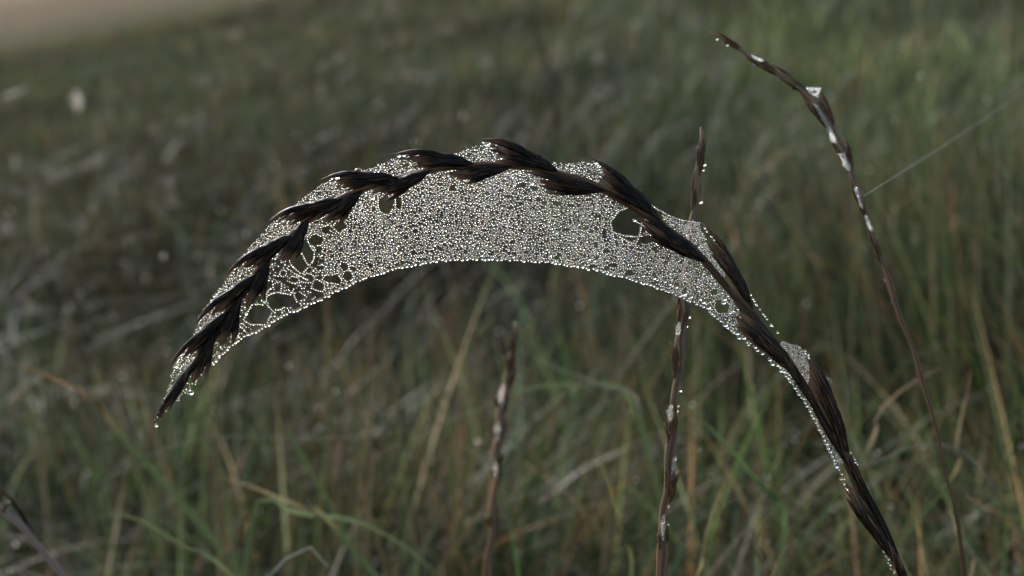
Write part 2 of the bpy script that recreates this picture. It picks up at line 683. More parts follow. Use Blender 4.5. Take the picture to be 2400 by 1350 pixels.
def husk_profile(t, w, blunt=0.75, peak=0.35):
    """Half width of a pointed husk from base (t=0) to tip (t=1)."""
    up = np.sin(np.clip(t / peak, 0, 1) * np.pi / 2) ** 0.8
    dn = np.clip(1 - ((t - peak) / (1 - peak)).clip(0, 1) ** 1.9, 0, 1) ** blunt
    return w * np.maximum(up * dn, 0.02)


def spikelet(parent, depth, base, tip, w, tips=2, spread=0.5, bow=0.0, mat=None, side=1, thick=0.62):
    """A spikelet: a core husk and a fan of narrow pointed lemmas of uneven length. Pixels of the photo at that depth.
    side: which flank has the shorter lemmas, so that their points show as teeth there."""
    mat = mat or M_HUSK
    base, tip = np.array(base, float), np.array(tip, float)
    ax = tip - base
    ln = np.linalg.norm(ax)
    nrm = np.array((-ax[1], ax[0])) / ln
    k = depth(*base) / F_PX

    def body(name, frac, off, hw, par, dz, n=18, sides=12, peak=0.5, blunt=0.8, t0=0.0, curl=0.0):
        t = np.linspace(0, 1, n)
        u = t0 + (frac - t0) * t
        lat = off * smooth(0.0, 0.75, u) + bow * np.sin(u * np.pi) + curl * smooth(0.75, 1.0, t)
        c = base[None] + ax[None] * u[:, None] + nrm[None] * lat[:, None]
        d = np.array([depth(*q) for q in c]) + dz * np.sin(np.clip(t, 0, 1) * np.pi)
        return tube(name, arr_at(c[:, 0], c[:, 1], d), husk_profile(t, hw * k, blunt, peak), mat, par,
                    sides=sides, flat=thick, rough=0.05, nerves=5)

    sp = body('spikelet', 0.78, 0.0, w * 0.33, parent, 0.0, peak=0.5)
    m = tips + 2
    for j in range(m):
        f = j / (m - 1)                       # 0 on the long flank, 1 on the toothed flank
        off = side * w * spread * lerp(-0.55, 0.75, f)
        fr = 1.0 if j == 0 else 1.0 - 0.24 * f - random.uniform(0.0, 0.16)
        body('lemma', fr, off, w * random.uniform(0.13, 0.18), sp, random.choice((-1, 1)) * w * k * random.uniform(0.08, 0.25),
             n=16, sides=10, peak=random.uniform(0.5, 0.62), t0=random.uniform(0.0, 0.2), blunt=random.uniform(0.75, 1.0),
             curl=side * w * random.uniform(0.0, 0.10))
    return sp


# ------------------------------------------------------------------ the arching spike
def depth_main(x, y):
    return 0.262 + 0.004 * (x - 1200) / 1200 + 0.0025 * math.sin(x / 260.0 + 0.6) + 0.002 * (y - 600) / 600


AXIS = [(372, 978), (400, 930), (447, 862), (488, 797), (535, 728), (572, 680), (605, 628), (645, 582), (692, 540),
        (742, 497), (800, 462), (860, 440), (920, 420), (980, 404), (1050, 391), (1120, 386), (1190, 388), (1260, 395),
        (1330, 412), (1400, 437), (1460, 472), (1520, 508), (1580, 548), (1630, 588), (1680, 645), (1725, 698),
        (1772, 752), (1820, 810), (1855, 857), (1887, 905), (1927, 983), (1967, 1050), (2001, 1100), (2037, 1168),
        (2071, 1235), (2108, 1330), (2138, 1420), (2166, 1520)]


def stem_to_ground(last, prev, n=8, lean=0.02):
    """Carries a stem on from its last point in view down to the turf."""
    p, q = np.array(last), np.array(prev)
    d = (p - q) / np.linalg.norm(p - q)
    out = []
    for i in range(60):
        d = d + np.array((0, 0, -0.12))
        d /= np.linalg.norm(d)
        p = p + d * 0.012
        out.append(p.copy())
        if p[2] < ground_z(p[0], p[1]) - 0.004:
            break
    return out


def main_spike():
    pts = [at(x, y, depth_main(x, y)) for x, y in AXIS]
    pts += stem_to_ground(pts[-1], pts[-2])
    base = pts[-1]
    root = thing('grass_spike', 'dark brown arching grass spike with pointed husks, draped in the dewy spider web', 'grass spike', base,
                 'dry grass spikes')
    P = resample(catmull(np.array(pts)[::-1], 400), 170) + C_FWD * 0.0006
    s = np.linspace(0, 1, len(P))
    R = np.interp(s, [0, 0.35, 0.5, 0.75, 1], [13, 12.5, 9.5, 8, 5]) * PX
    R *= 1 + 0.10 * np.sin(s * 130)
    tube('stem', P, R, M_HUSK, root, sides=12, flat=0.8, rough=0.03, nerves=5)
    S = lambda *a, **k: spikelet(root, depth_main, *a, mat=M_HUSK3 if a[1][0] > 1600 else M_HUSK, **k)
    # outer side, from the drooping tip back along the arch
    S((460, 845), (360, 1000), 34, tips=1, spread=0.35, side=-1, bow=2)
    S((535, 728), (404, 868), 42, tips=2, spread=0.6, side=-1, bow=2)
    S((605, 640), (467, 766), 44, tips=2, spread=0.6, side=-1, bow=3)
    S((690, 548), (540, 652), 48, tips=2, spread=0.6, side=-1, bow=3)
    S((800, 466), (634, 531), 48, tips=3, spread=0.6, side=-1, bow=3)
    S((930, 416), (751, 433), 48, tips=3, spread=0.6, side=-1, bow=5)
    S((1110, 384), (916, 376), 50, tips=3, spread=0.6, side=-1, bow=7)
    S((1310, 402), (1122, 337), 50, tips=3, spread=0.6, side=-1, bow=5)
    S((1550, 520), (1374, 379), 52, tips=3, spread=0.6, side=-1, bow=5)
    S((1765, 725), (1640, 526), 43, tips=3, spread=0.5, side=-1, bow=6)
    S((1990, 1080), (1876, 816), 46, tips=3, spread=0.5, side=-1, bow=10)
    # inner side
    S((503, 778), (430, 930), 40, tips=1, spread=0.8, side=-1, bow=-4)
    S((565, 692), (497, 842), 42, tips=1, spread=0.8, side=-1, bow=-4)
    S((632, 602), (558, 748), 46, tips=1, spread=0.8, side=-1, bow=-5)
    S((725, 512), (634, 636), 48, tips=2, spread=0.8, side=-1, bow=-4)
    S((850, 445), (730, 541), 48, tips=2, spread=0.7, side=-1, bow=-4)
    S((1010, 400), (850, 458), 48, tips=2, spread=0.7, side=-1, bow=-6)
    S((1200, 390), (1010, 408), 48, tips=2, spread=0.65, side=-1, bow=-8)
    S((1420, 447), (1222, 413), 48, tips=2, spread=0.6, side=-1, bow=-7)
    S((1655, 615), (1463, 487), 54, tips=2, spread=0.55, side=-1, bow=-4)
    S((1875, 885), (1694, 682), 54, tips=3, spread=0.6, side=-1, bow=-4)
    S((2100, 1320), (1962, 1085), 46, tips=3, spread=0.55, side=-1, bow=-3)
    S((1925, 975), (1800, 775), 30, tips=1, spread=0.4, side=1, bow=0)
    S((2150, 1440), (2062, 1225), 30, tips=2, spread=0.4, side=1, bow=2)
    S((2030, 1165), (1955, 1010), 30, tips=2, spread=0.4, side=1, bow=2)
    # drops that sit on and hang from the husks: x, y, radius in pixels
    drops = [(840, 402, 11), (790, 414, 8), (935, 366, 6), (946, 364, 5), (1140, 338, 7), (1229, 362, 7), (1173, 343, 4),
             (1397, 380, 8), (1425, 394, 8), (1476, 436, 6), (481, 727, 7), (412, 858, 6), (440, 836, 4), (467, 742, 4),
             (1246, 429, 6), (1540, 548, 6), (1487, 516, 5), (874, 463, 6), (448, 920, 7), (577, 735, 5), (513, 832, 5),
             (366, 997, 5), (1698, 700, 7), (1716, 728, 6), (1732, 744, 5), (1960, 1091, 8), (1917, 870, 4), (1938, 925, 4),
             (1975, 1018, 5), (2004, 1082, 5), (1758, 690, 5), (1806, 762, 4), (1971, 1122, 4), (1978, 1134, 3.5), (1985, 1146, 4),
             (2003, 1178, 3.5), (1894, 832, 4), (1886, 822, 4), (1902, 850, 3.5), (1948, 945, 4), (1956, 985, 3.5),
             (2045, 1246, 3.5), (2060, 1268, 3.5), (2082, 1310, 4), (2095, 1338, 4)]
    for x, y, r in drops:
        dewdrop(at(x, y, depth_main(x, y) - 0.0003), r * 0.8 * PX, root, (1.1, 1, 0.95))
    # fine beads along the upper rims
    rims = [((1130, 334), (1200, 350)), ((1200, 350), (1268, 374)), ((1385, 377), (1455, 422)), ((1455, 422), (1505, 462)),
            ((1645, 528), (1690, 585)), ((1690, 585), (1752, 680)), ((925, 366), (1050, 370)), ((770, 418), (905, 396)),
            ((1880, 815), (1920, 880)), ((1762, 700), (1830, 790)), ((545, 630), (610, 590)), ((640, 512), (700, 482)),
            ((1962, 1092), (2010, 1190)), ((2010, 1190), (2062, 1275)), ((1920, 880), (1960, 1000)), ((1975, 1030), (2010, 1090)),
            ((2062, 1275), (2095, 1345)), ((470, 735), (530, 660)), ((408, 855), (450, 800)), ((362, 985), (395, 920)), ((1240, 430), (1340, 446)),
            ((1545, 552), (1620, 592)), ((1705, 720), (1780, 790))]
    for (x0, y0), (x1, y1) in rims:
        m = int(math.hypot(x1 - x0, y1 - y0) / 8)
        for i in range(m):
            if random.random() < 0.22:
                continue
            t = (i + random.random() * 0.6) / m
            x, y = lerp(x0, x1, t) + random.uniform(-1.5, 1.5), lerp(y0, y1, t) + random.uniform(-2.5, 2.0)
            dewdrop(at(x, y, depth_main(x, y) + random.uniform(-0.0008, 0.0005)), random.uniform(1.8, 3.4) * PX, root)
    return root


main_spike()


# ------------------------------------------------------------------ the spider web with its dew
LOWER = [(392, 962), (415, 942), (447, 920), (470, 882), (500, 850), (522, 825), (560, 795), (610, 770), (650, 745), (700, 722),
         (760, 695), (830, 660), (900, 635), (960, 620), (1020, 610), (1100, 605), (1200, 607), (1290, 613), (1380, 627),
         (1450, 645), (1530, 668), (1600, 695), (1660, 725), (1700, 760), (1740, 795), (1790, 828), (1830, 862), (1868, 915),
         (1900, 965), (1930, 1022), (1952, 1075), (1964, 1090)]
HULL = [(364, 985), (396, 905), (404, 862), (430, 818), (462, 765), (472, 738), (503, 690), (541, 642), (562, 605),
        (602, 560), (636, 522), (680, 487), (720, 457), (755, 430), (820, 407), (870, 393), (918, 370), (960, 373),
        (1000, 375), (1060, 362), (1100, 346), (1122, 336), (1160, 345), (1230, 365), (1270, 377), (1330, 383), (1376, 378), (1420, 400)]
PATCH_A = [(1548, 503), (1585, 512), (1638, 522), (1662, 580), (1708, 642), (1690, 650), (1630, 588), (1580, 548)]
PATCH_B = [(1832, 798), (1852, 805), (1874, 812), (1893, 830), (1898, 885), (1890, 905), (1855, 857), (1826, 815)]
HOLES = [(705, 600, 31, 41), (654, 702, 40, 22), (606, 738, 33, 28), (746, 669, 18, 13), (788, 652, 15, 15), (815, 646, 12, 15),
         (548, 786, 10, 9), (905, 476, 19, 25), (934, 474, 6, 18), (797, 529, 21, 13), (741, 562, 18, 17), (763, 538, 12, 12),
         (875, 490, 7, 8), (1010, 453, 7, 6), (1031, 431, 9, 6), (1061, 443, 12, 8), (1056, 458, 8, 5), (1174, 555, 10, 5),
         (868, 621, 9, 8), (912, 622, 7, 9), (771, 652, 8, 9), (973, 541, 9, 8), (1177, 466, 6, 6), (1124, 433, 7, 6),
         (1253, 441, 11, 11), (1289, 447, 14, 11), (1231, 454, 8, 7), (1240, 561, 10, 5), (1259, 558, 8, 5), (1174, 576, 7, 5),
         (1278, 602, 11, 4), (1304, 602, 8, 5), (1437, 474, 9, 8), (1478, 641, 16, 6), (1426, 624, 22, 3.5), (1538, 662, 22, 4),
         (1396, 573, 9, 9), (1419, 587, 8, 9), (1397, 535, 8, 7), (1336, 518, 6, 10), (1333, 480, 7, 6), (1196, 488, 8, 6),
         (1210, 482, 8, 5), (1133, 504, 8, 5), (1130, 521, 6, 9), (1188, 433, 7, 6), (1474, 524, 46, 40), (1512, 560, 26, 13),
         (1673, 685, 11, 10), (1655, 687, 6, 7), (1691, 719, 20, 17), (1604, 663, 5, 5), (1621, 657, 5, 5), (1722, 742, 13, 8),
         (1770, 796, 9, 8), (690, 655, 16, 9), (662, 640, 10, 8)]
STRANDS = [[(1496, 462), (1530, 483), (1565, 503), (1600, 516), (1640, 522)], [(1440, 545), (1470, 553), (1500, 553), (1541, 546)],
           [(1503, 522), (1500, 545), (1491, 570)], [(1442, 548), (1465, 562), (1490, 572)], [(1493, 520), (1520, 535), (1545, 550)],
           [(697, 580), (710, 600), (722, 620)], [(613, 703), (628, 717), (644, 732)], [(565, 792), (590, 782), (615, 768), (645, 750)],
           [(560, 790), (550, 772), (548, 760)], [(556, 757), (575, 776), (583, 784)], [(672, 628), (690, 640), (720, 655)],
           [(733, 585), (720, 560), (730, 540)], [(756, 545), (762, 565), (775, 572)], [(775, 528), (787, 540), (797, 548)],
           [(886, 452), (885, 478), (890, 495)], [(924, 450), (926, 475), (925, 496)], [(941, 455), (943, 478), (940, 495)],
           [(630, 690), (650, 685), (680, 690)], [(1690, 700), (1672, 705), (1660, 728)], [(1700, 765), (1715, 740), (1735, 752)],
           [(1698, 738), (1712, 745), (1730, 750)], [(790, 640), (800, 655), (798, 668)], [(826, 640), (830, 655), (822, 662)]]


def in_poly(px, py, poly):
    poly = np.asarray(poly, float)
    x0, y0 = poly[:, 0], poly[:, 1]
    x1, y1 = np.roll(x0, -1), np.roll(y0, -1)
    px, py = np.atleast_1d(px)[:, None], np.atleast_1d(py)[:, None]
    c = ((y0 > py) != (y1 > py)) & (px < (x1 - x0) * (py - y0) / (y1 - y0 + 1e-12) + x0)
    return c.sum(1) % 2 == 1


def spider_web():
    ax = [p for p in AXIS if p[1] < 1100]
    main_poly = LOWER + [(1985, 1080)] + ax[::-1]
    outer_poly = HULL + [p for p in ax if p[0] <= 1420][::-1]
    rs = np.random.default_rng(5)
    holes = list(HOLES)
    for _ in range(150):                                     # the many small gaps of the sheet
        x = rs.uniform(760, 1660)
        lo = np.interp(x, [p[0] for p in LOWER], [p[1] for p in LOWER])
        hi = np.interp(x, [p[0] for p in ax], [p[1] for p in ax]) + 25
        y = rs.uniform(hi, lo - 6)
        holes.append((x, y, rs.uniform(5, 10.5) , rs.uniform(4.0, 7.5)))
    for _ in range(13):                                      # the open, lacy left end
        x = rs.uniform(600, 830)
        lo = np.interp(x, [p[0] for p in LOWER], [p[1] for p in LOWER])
        holes.append((x, lo - rs.uniform(8, 75), rs.uniform(9, 17), rs.uniform(7, 12)))
    for _ in range(26):                                      # and lower rim
        x = rs.uniform(900, 1640)
        lo = np.interp(x, [p[0] for p in LOWER], [p[1] for p in LOWER])
        holes.append((x, lo - rs.uniform(7, 26), rs.uniform(7, 15), rs.uniform(3, 6)))
    hole_polys = []
    for hx, hy, rx, ry in holes:
        m = int(rs.integers(5, 8))
        an = (np.arange(m) + rs.uniform(-0.3, 0.3, m)) / m * 2 * np.pi + rs.uniform(0, 6.28)
        f = rs.uniform(0.85, 1.18, m)
        hole_polys.append(np.stack([hx + rx * f * np.cos(an), hy + ry * f * np.sin(an)], 1))

    def in_hole(x, y, shrink=1.0):
        x, y = np.atleast_1d(np.asarray(x, float)), np.atleast_1d(np.asarray(y, float))
        out = np.zeros(len(x), bool)
        for q in hole_polys:
            c = q.mean(0)
            ex = np.abs(q - c).max(0)
            i = np.where((np.abs(x - c[0]) < ex[0]) & (np.abs(y - c[1]) < ex[1]) & ~out)[0]
            if len(i):
                out[i] = in_poly(x[i], y[i], c + (q - c) * shrink)
        return out

    pts, rad = [], []
    cell = 4.0
    grid = {}

    def try_add(x, y, r, gap, force=False):
        k = (int(x // cell), int(y // cell))
        if not force:
            m = int((gap + 6) // cell) + 1
            for i in range(k[0] - m, k[0] + m + 1):
                for j in range(k[1] - m, k[1] + m + 1):
                    for q in grid.get((i, j), ()):
                        if (pts[q][0] - x) ** 2 + (pts[q][1] - y) ** 2 < (gap * 0.5 + max(gap * 0.5, rad[q] * 0.9)) ** 2:
                            return False
        pts.append((x, y))
        rad.append(r)
        grid.setdefault(k, []).append(len(pts) - 1)
        return True

    # the few large drops, low on the sheet
    big = [(1602, 687, 8.2), (1660, 719, 6.5), (1648, 707, 5.5), (1700, 760, 6.8), (1727, 780, 5.6), (1743, 790, 6), (1770, 812, 5.2),
           (1533, 651, 5), (1558, 659, 4.6), (1507, 645, 5), (1393, 610, 5), (1380, 607, 5), (1289, 598, 4.6), (1203, 601, 4.6),
           (1128, 598, 4.2), (1540, 655, 4), (1804, 842, 5), (1810, 852, 5.2), (1696, 708, 6), (1710, 732, 4.5), (1585, 672, 4.6),
           (1570, 665, 4.4), (1830, 868, 4.8), (1640, 700, 4.6), (1620, 694, 5)]
    for b in big:
        try_add(*b[:2], b[2], 4, True)
    # beaded edge
    lowc = resample(catmull(LOWER[4:], 300), 1400)
    lowc[:, 1] += 2.2 * np.abs(np.sin(lowc[:, 0] / 23.0 + np.sin(lowc[:, 0] / 61.0))) - 1.5
    step = 0
    while step < len(lowc):
        x, y = lowc[step]
        r = rs.uniform(2.8, 4.8) if x > 1650 else rs.uniform(2.6, 4.6)
        try_add(x + rs.normal(0, 0.8), y + r * 0.5 + rs.normal(0, 0.8), r, 3.6)
        step += max(3, int((r * 2 + rs.uniform(1, 4.5)) * len(lowc) / 1790))
    for S_ in STRANDS:
        c = resample(catmull(S_, 60), 200)
        ln = np.linalg.norm(np.diff(c, axis=0), axis=1).sum()
        m = int(ln / 5.4)
        for i in range(m + 1):
            x, y = c[min(199, int(i / max(m, 1) * 199))]
            try_add(x + rs.normal(0, 0.4), y + rs.normal(0, 0.4), rs.uniform(1.7, 2.8), 3.0)
    for q in hole_polys:                                      # bead chains along the threads that bound the gaps
        loop_ = np.vstack([q, q[:1]])
        ln = np.linalg.norm(np.diff(loop_, axis=0), axis=1).sum()
        c = resample(loop_, max(6, int(ln / 5.2)))
        ok = in_poly(c[:, 0], c[:, 1], main_poly) & ~in_hole(c[:, 0], c[:, 1], 0.9)
        for x, y in c[ok]:
            try_add(x + rs.normal(0, 0.3), y + rs.normal(0, 0.3), rs.uniform(1.6, 2.5), 4.2)
    # the sheet itself
    n = 420000
    cx, cyp = rs.uniform(360, 1990, n), rs.uniform(330, 1100, n)
    sel = in_poly(cx, cyp, main_poly)
    cx, cyp = cx[sel], cyp[sel]
    clear = ~in_hole(cx, cyp)
    cx, cyp = cx[clear], cyp[clear]
    axx, axy = np.array([p[0] for p in ax]), np.array([p[1] for p in ax])
    # the sheet is thin and open at its left end
    thin = (cx < 760) & (rs.random(len(cx)) < 0.93) & (cyp > 560)
    cx, cyp = cx[~thin], cyp[~thin]
    lox = np.interp(cx, [p[0] for p in LOWER], [p[1] for p in LOWER])
    for x, y, l in zip(cx[:2600], cyp[:2600], lox[:2600]):     # the larger drops first, then fine ones between
        r = rs.uniform(2.9, 4.3) if (l - y) < 50 or x > 1650 else rs.uniform(2.6, 3.7)
        if x > 640:
            try_add(x, y, r, 2.0 * r + rs.uniform(2, 9))
    for x, y, l in zip(cx[2600:], cyp[2600:], lox[2600:]):
        r = float(np.clip(rs.gamma(9, 0.235), 1.3, 3.2))
        if x < 560 or (x < 760 and y < 560):
            r *= 0.75
        try_add(x, y, r, 1.9 * r + 0.8)
    # taut film between the husk points on the outer side and the small patches
    for poly, m in ((outer_poly, 90000), (PATCH_A, 9000), (PATCH_B, 6000)):
        pl = np.array(poly)
        ox, oy = rs.uniform(pl[:, 0].min(), pl[:, 0].max(), m), rs.uniform(pl[:, 1].min(), pl[:, 1].max(), m)
        s2 = in_poly(ox, oy, poly)
        for x, y in zip(ox[s2], oy[s2]):
            r = float(np.clip(rs.gamma(9, 0.21), 1.2, 3.2))
            try_add(x, y, r, 1.75 * r + 0.4)
    pts_a, rad_a = np.array(pts), np.array(rad)

    def sheet_depth(x, y):
        d = 0.262 + 0.004 * (x - 1200) / 1200 + 0.0025 * np.sin(x / 260.0 + 0.6) + 0.002 * (y - 600) / 600
        x, y = np.asarray(x, float), np.asarray(y, float)
        away = np.full(x.shape, 1e9)                      # pixels from the spike's axis
        for (x0, y0), (x1, y1) in zip(ax[:-1], ax[1:]):
            t = np.clip(((x - x0) * (x1 - x0) + (y - y0) * (y1 - y0)) / ((x1 - x0) ** 2 + (y1 - y0) ** 2), 0, 1)
            away = np.minimum(away, np.hypot(x - x0 - t * (x1 - x0), y - y0 - t * (y1 - y0)))
        free = smooth(25, 90, away)
        return d + 0.0015 * (1 - free) + free * (0.0012 * np.sin(x / 71.0 + y / 53.0) + 0.0010 * np.sin(x / 33.0 - y / 47.0))

    dep = sheet_depth(pts_a[:, 0], pts_a[:, 1]) + rs.normal(0, 0.00025, len(pts_a))
    W = arr_at(pts_a[:, 0], pts_a[:, 1], dep)
    R = rad_a * PX * 0.95
    root = thing('spider_web', 'dew-covered spider web sheet hanging under the arching dark grass spike', 'spider web', at(1200, 390, depth_main(1200, 390)))
    order = np.argsort(-R)
    for i in order[:300]:
        dewdrop(W[i], R[i], root)
    rest = order[300:]
    drop_cloud('fine_dew', W[rest], R[rest], root)
    # silk between neighbouring drops
    seg = []
    for i, (x, y) in enumerate(pts):
        k = (int(x // cell), int(y // cell))
        cand = []
        for a in range(k[0] - 4, k[0] + 5):
            for b in range(k[1] - 4, k[1] + 5):
                for q in grid.get((a, b), ()):
                    if q > i:
                        d = math.hypot(pts[q][0] - x, pts[q][1] - y)
                        if d < 12:
                            cand.append((d, q))
        cand.sort()
        for d, q in cand[:2]:
            seg.append((W[i], W[q]))
        for d, q in cand[2:]:
            if random.random() < 0.12:
                seg.append((W[i], W[q]))
    for S_ in STRANDS + [LOWER[4:]]:
        c = resample(catmull(S_, 60), 30)
        w = arr_at(c[:, 0], c[:, 1], sheet_depth(c[:, 0], c[:, 1]))
        seg += list(zip(w[:-1], w[1:]))
    A, B = np.array([s[0] for s in seg]), np.array([s[1] for s in seg])
    D = B - A
    D /= np.linalg.norm(D, axis=1)[:, None] + 1e-12
    U = np.cross(D, C_FWD)
    U /= np.linalg.norm(U, axis=1)[:, None] + 1e-12
    Z = np.cross(D, U)
    rr = 0.000009
    rings = []
    for base_ in (A, B):
        for k in range(3):
            a = k * 2 * math.pi / 3
            rings.append(base_ + rr * (math.cos(a) * U + math.sin(a) * Z))
    V = np.stack(rings, 1).reshape(-1, 3)
    q = []
    for k in range(3):
        k2 = (k + 1) % 3
        q.append((k, k2, 3 + k2, 3 + k))
    Q = (np.array(q)[None] + (np.arange(len(A)) * 6)[:, None, None]).reshape(-1, 4)
    o = big_mesh('silk_mesh', V, Q, M_SILK, quads=True)
    o['kind'] = 'stuff'
    put(o, root)
    print('web drops', len(pts), 'threads', len(seg))


spider_web()


# ------------------------------------------------------------------ the other spikes
def other_spike(label, path, depth, width, spikelets, drops, highlights=(), mat=None, group='dry grass spikes', silk=False, kink=4.0):
    """path runs from the tip down, in pixels; spikelets: base, tip, width, teeth, side; drops: x, y, r; films: patches drawn in for the bright highlights."""
    mat = mat or M_HUSK2
    path = [(x + (kink if i % 2 else -kink) * (0 < i < len(path) - 2), y) for i, (x, y) in enumerate(path)]
    pts = [at(x, y, depth(x, y)) for x, y in path]
    pts += stem_to_ground(pts[-1], pts[-2])
    root = thing('grass_spike', label, 'grass spike', pts[-1], group)
    P = resample(catmull(np.array(pts)[::-1], 300), 120)
    s = np.linspace(1, 0, len(P))
    k = depth(*path[0]) / F_PX
    R = np.interp(s, [0, 0.05, 0.3, 1], [width[0] * 0.25, width[0], width[1], width[1]]) * k * 0.58
    R *= 1 + 0.24 * np.sin(s * 80 + 1.5 * np.sin(s * 31)) + 0.10 * np.sin(s * 221)
    tube('stem', P, R, mat, root, sides=10, flat=0.85, rough=0.05, nerves=4)
    for (b, t, w, n, side) in spikelets:
        spikelet(root, depth, b, t, w * 1.5, tips=n, spread=0.5, side=-side, bow=side * w * 0.15, mat=mat)
    for x, y, r in drops:
        dewdrop(at(x, y, depth(x, y)), r * depth(x, y) / F_PX, root)
    P2, R2 = [], []
    for poly in highlights if silk else ():                    # silk sheets added to stand in for bright highlights
        pl = np.array(poly, float)
        c = pl.mean(0)
        ring = resample(np.vstack([pl, pl[:1]]), 17)[:-1]
        pv = [at(c[0], c[1], depth(*c) - 0.0026)] + [at(x, y, depth(x, y) - 0.0016) for x, y in ring]
        put(new_obj('highlight_sheet', pv, [(0, i + 1, (i + 1) % 16 + 1) for i in range(16)], M_SILK, origin=pv[0]), root)
    for poly in highlights:  # fine drops crowded together to draw the same highlights
        pl = np.array(poly, float)
        a = max(200, int(np.ptp(pl[:, 0]) * np.ptp(pl[:, 1]) * 0.35))
        x, y = rng.uniform(pl[:, 0].min(), pl[:, 0].max(), a), rng.uniform(pl[:, 1].min(), pl[:, 1].max(), a)
        ok = in_poly(x, y, poly)
        acc = []
        for xx, yy in zip(x[ok], y[ok]):
            if all((xx - u) ** 2 + (yy - v) ** 2 > 8 for u, v in acc[-120:]):
                acc.append((xx, yy))
        for xx, yy in acc:
            d = depth(xx, yy) - 0.0024 + random.uniform(-0.0004, 0.0004)
            P2.append(at(xx, yy, d))
            R2.append(random.uniform(1.6, 2.6) * d / F_PX)
    if P2:
        drop_cloud('highlight_dew', P2, R2, root, base=ICO2)
    return root


# right: thin spike bent over to the left, above the meadow
dB = lambda x, y: 0.300 + 0.00001 * (y - 500)
other_spike('thin dark grass spike at the right, its tip bent over to the left',
            [(1663, 75), (1718, 104), (1765, 136), (1800, 158), (1850, 190), (1893, 222), (1922, 255), (1945, 292), (1966, 335),
             (1985, 380), (2004, 432), (2030, 505), (2055, 578), (2080, 652), (2110, 742), (2140, 822), (2165, 902), (2195, 1012),
             (2215, 1102), (2240, 1205), (2262, 1350), (2275, 1430)], dB, (12, 8),
            [((1745, 122), (1668, 76), 14, 1, 1), ((1835, 180), (1738, 116), 17, 1, -1), ((1905, 232), (1800, 152), 18, 1, 1),
             ((1955, 310), (1908, 206), 22, 1, 1), ((1960, 318), (1878, 205), 20, 1, -1), ((2000, 420), (1945, 290), 19, 1, -1),
             ((1998, 405), (1973, 322), 16, 1, 1), ((2040, 535), (1995, 400), 17, 1, -1), ((2075, 640), (2035, 515), 14, 1, -1)],
            [(1768, 148, 4), (1774, 145, 3), (1862, 206, 5), (1870, 208, 4), (1893, 236, 3), (1927, 262, 3), (2093, 705, 5), (2098, 716, 3.5),
             (2075, 655, 3), (1832, 182, 2.5), (1680, 92, 2.5), (1705, 106, 2.5), (2037, 520, 3)],
            highlights=[[(1888, 205), (1924, 206), (1916, 226), (1905, 224)], [(1904, 240), (1916, 248), (1956, 318), (1960, 335), (1948, 332), (1935, 292)],
                   [(1966, 360), (1978, 358), (1994, 395), (1988, 400), (1975, 385)], [(2002, 440), (2010, 440), (2022, 485), (2016, 485)],
                   [(1762, 128), (1790, 140), (1784, 145), (1768, 138)], [(2026, 505), (2033, 505), (2044, 540), (2036, 536)]], silk=True, kink=1.5)

# middle: upright spike seen behind the web
dC = lambda x, y: 0.288
other_spike('upright brown grass spike rising behind the right half of the web',
            [(1643, 298), (1641, 340), (1638, 400), (1630, 470), (1622, 530), (1614, 600), (1608, 660), (1604, 720), (1598, 790), (1591, 860),
             (1584, 930), (1578, 1000), (1573, 1070), (1564, 1140), (1556, 1210), (1551, 1280), (1550, 1350), (1549, 1430)], dC, (15, 17),
            [((1636, 420), (1643, 300), 18, 1, 1), ((1626, 520), (1640, 380), 18, 1, -1), ((1600, 800), (1606, 660), 24, 1, -1),
             ((1584, 900), (1586, 760), 26, 1, 1), ((1590, 880), (1600, 780), 18, 1, -1), ((1572, 1050), (1566, 950), 26, 1, 1),
             ((1570, 1180), (1582, 1070), 26, 1, -1), ((1552, 1310), (1548, 1215), 24, 1, 1), ((1572, 1080), (1578, 960), 18, 1, -1)],
            [(1650, 385, 5), (1648, 398, 3), (1641, 472, 5.5), (1650, 350, 2.5), (1634, 385, 2.5), (1627, 452, 2.5), (1613, 741, 5.5), (1608, 763, 5),
             (1603, 784, 4.5), (1602, 794, 3), (1597, 873, 4), (1595, 890, 3.5), (1594, 914, 4.5), (1589, 950, 3.5), (1588, 962, 3), (1584, 1000, 3.5),
             (1582, 1012, 3), (1583, 1075, 3), (1564, 1266, 3.5), (1566, 1185, 2.5), (1596, 855, 2.5), (1586, 985, 2.5), (1566, 1228, 2.5)],
            highlights=[[(1584, 765), (1592, 755), (1596, 775), (1590, 785), (1584, 782)], [(1562, 962), (1574, 945), (1578, 975), (1570, 990)],
                   [(1578, 1075), (1584, 1070), (1582, 1100), (1574, 1110)], [(1546, 1225), (1556, 1205), (1558, 1235), (1554, 1270)]])

# left of it: a blurred short spike farther back
dD = lambda x, y: 0.40
other_spike('short blurred brown grass spike standing below the middle of the web',
            [(1205, 755), (1203, 800), (1194, 850), (1184, 905), (1178, 955), (1170, 1010), (1167, 1060), (1164, 1110), (1160, 1170), (1153, 1240),
             (1148, 1300), (1142, 1350), (1138, 1400)], dD, (14, 15),
            [((1196, 850), (1206, 752), 18, 1, 1), ((1190, 890), (1190, 808), 20, 1, 1), ((1182, 930), (1208, 850), 20, 1, -1),
             ((1176, 980), (1168, 908), 26, 1, 1), ((1168, 1040), (1163, 975), 24, 1, 1), ((1164, 1130), (1157, 1075), 24, 1, 1),
             ((1160, 1120), (1180, 1030), 16, 1, -1), ((1152, 1240), (1150, 1190), 26, 1, 1), ((1186, 930), (1220, 820), 12, 1, -1)],
            [(1206, 757, 4), (1172, 925, 4), (1162, 1005, 4)],
            highlights=[[(1166, 925), (1180, 900), (1184, 945), (1174, 965)], [(1158, 1000), (1168, 985), (1172, 1030), (1162, 1035)],
                   [(1153, 1090), (1163, 1075), (1166, 1120), (1156, 1120)]])


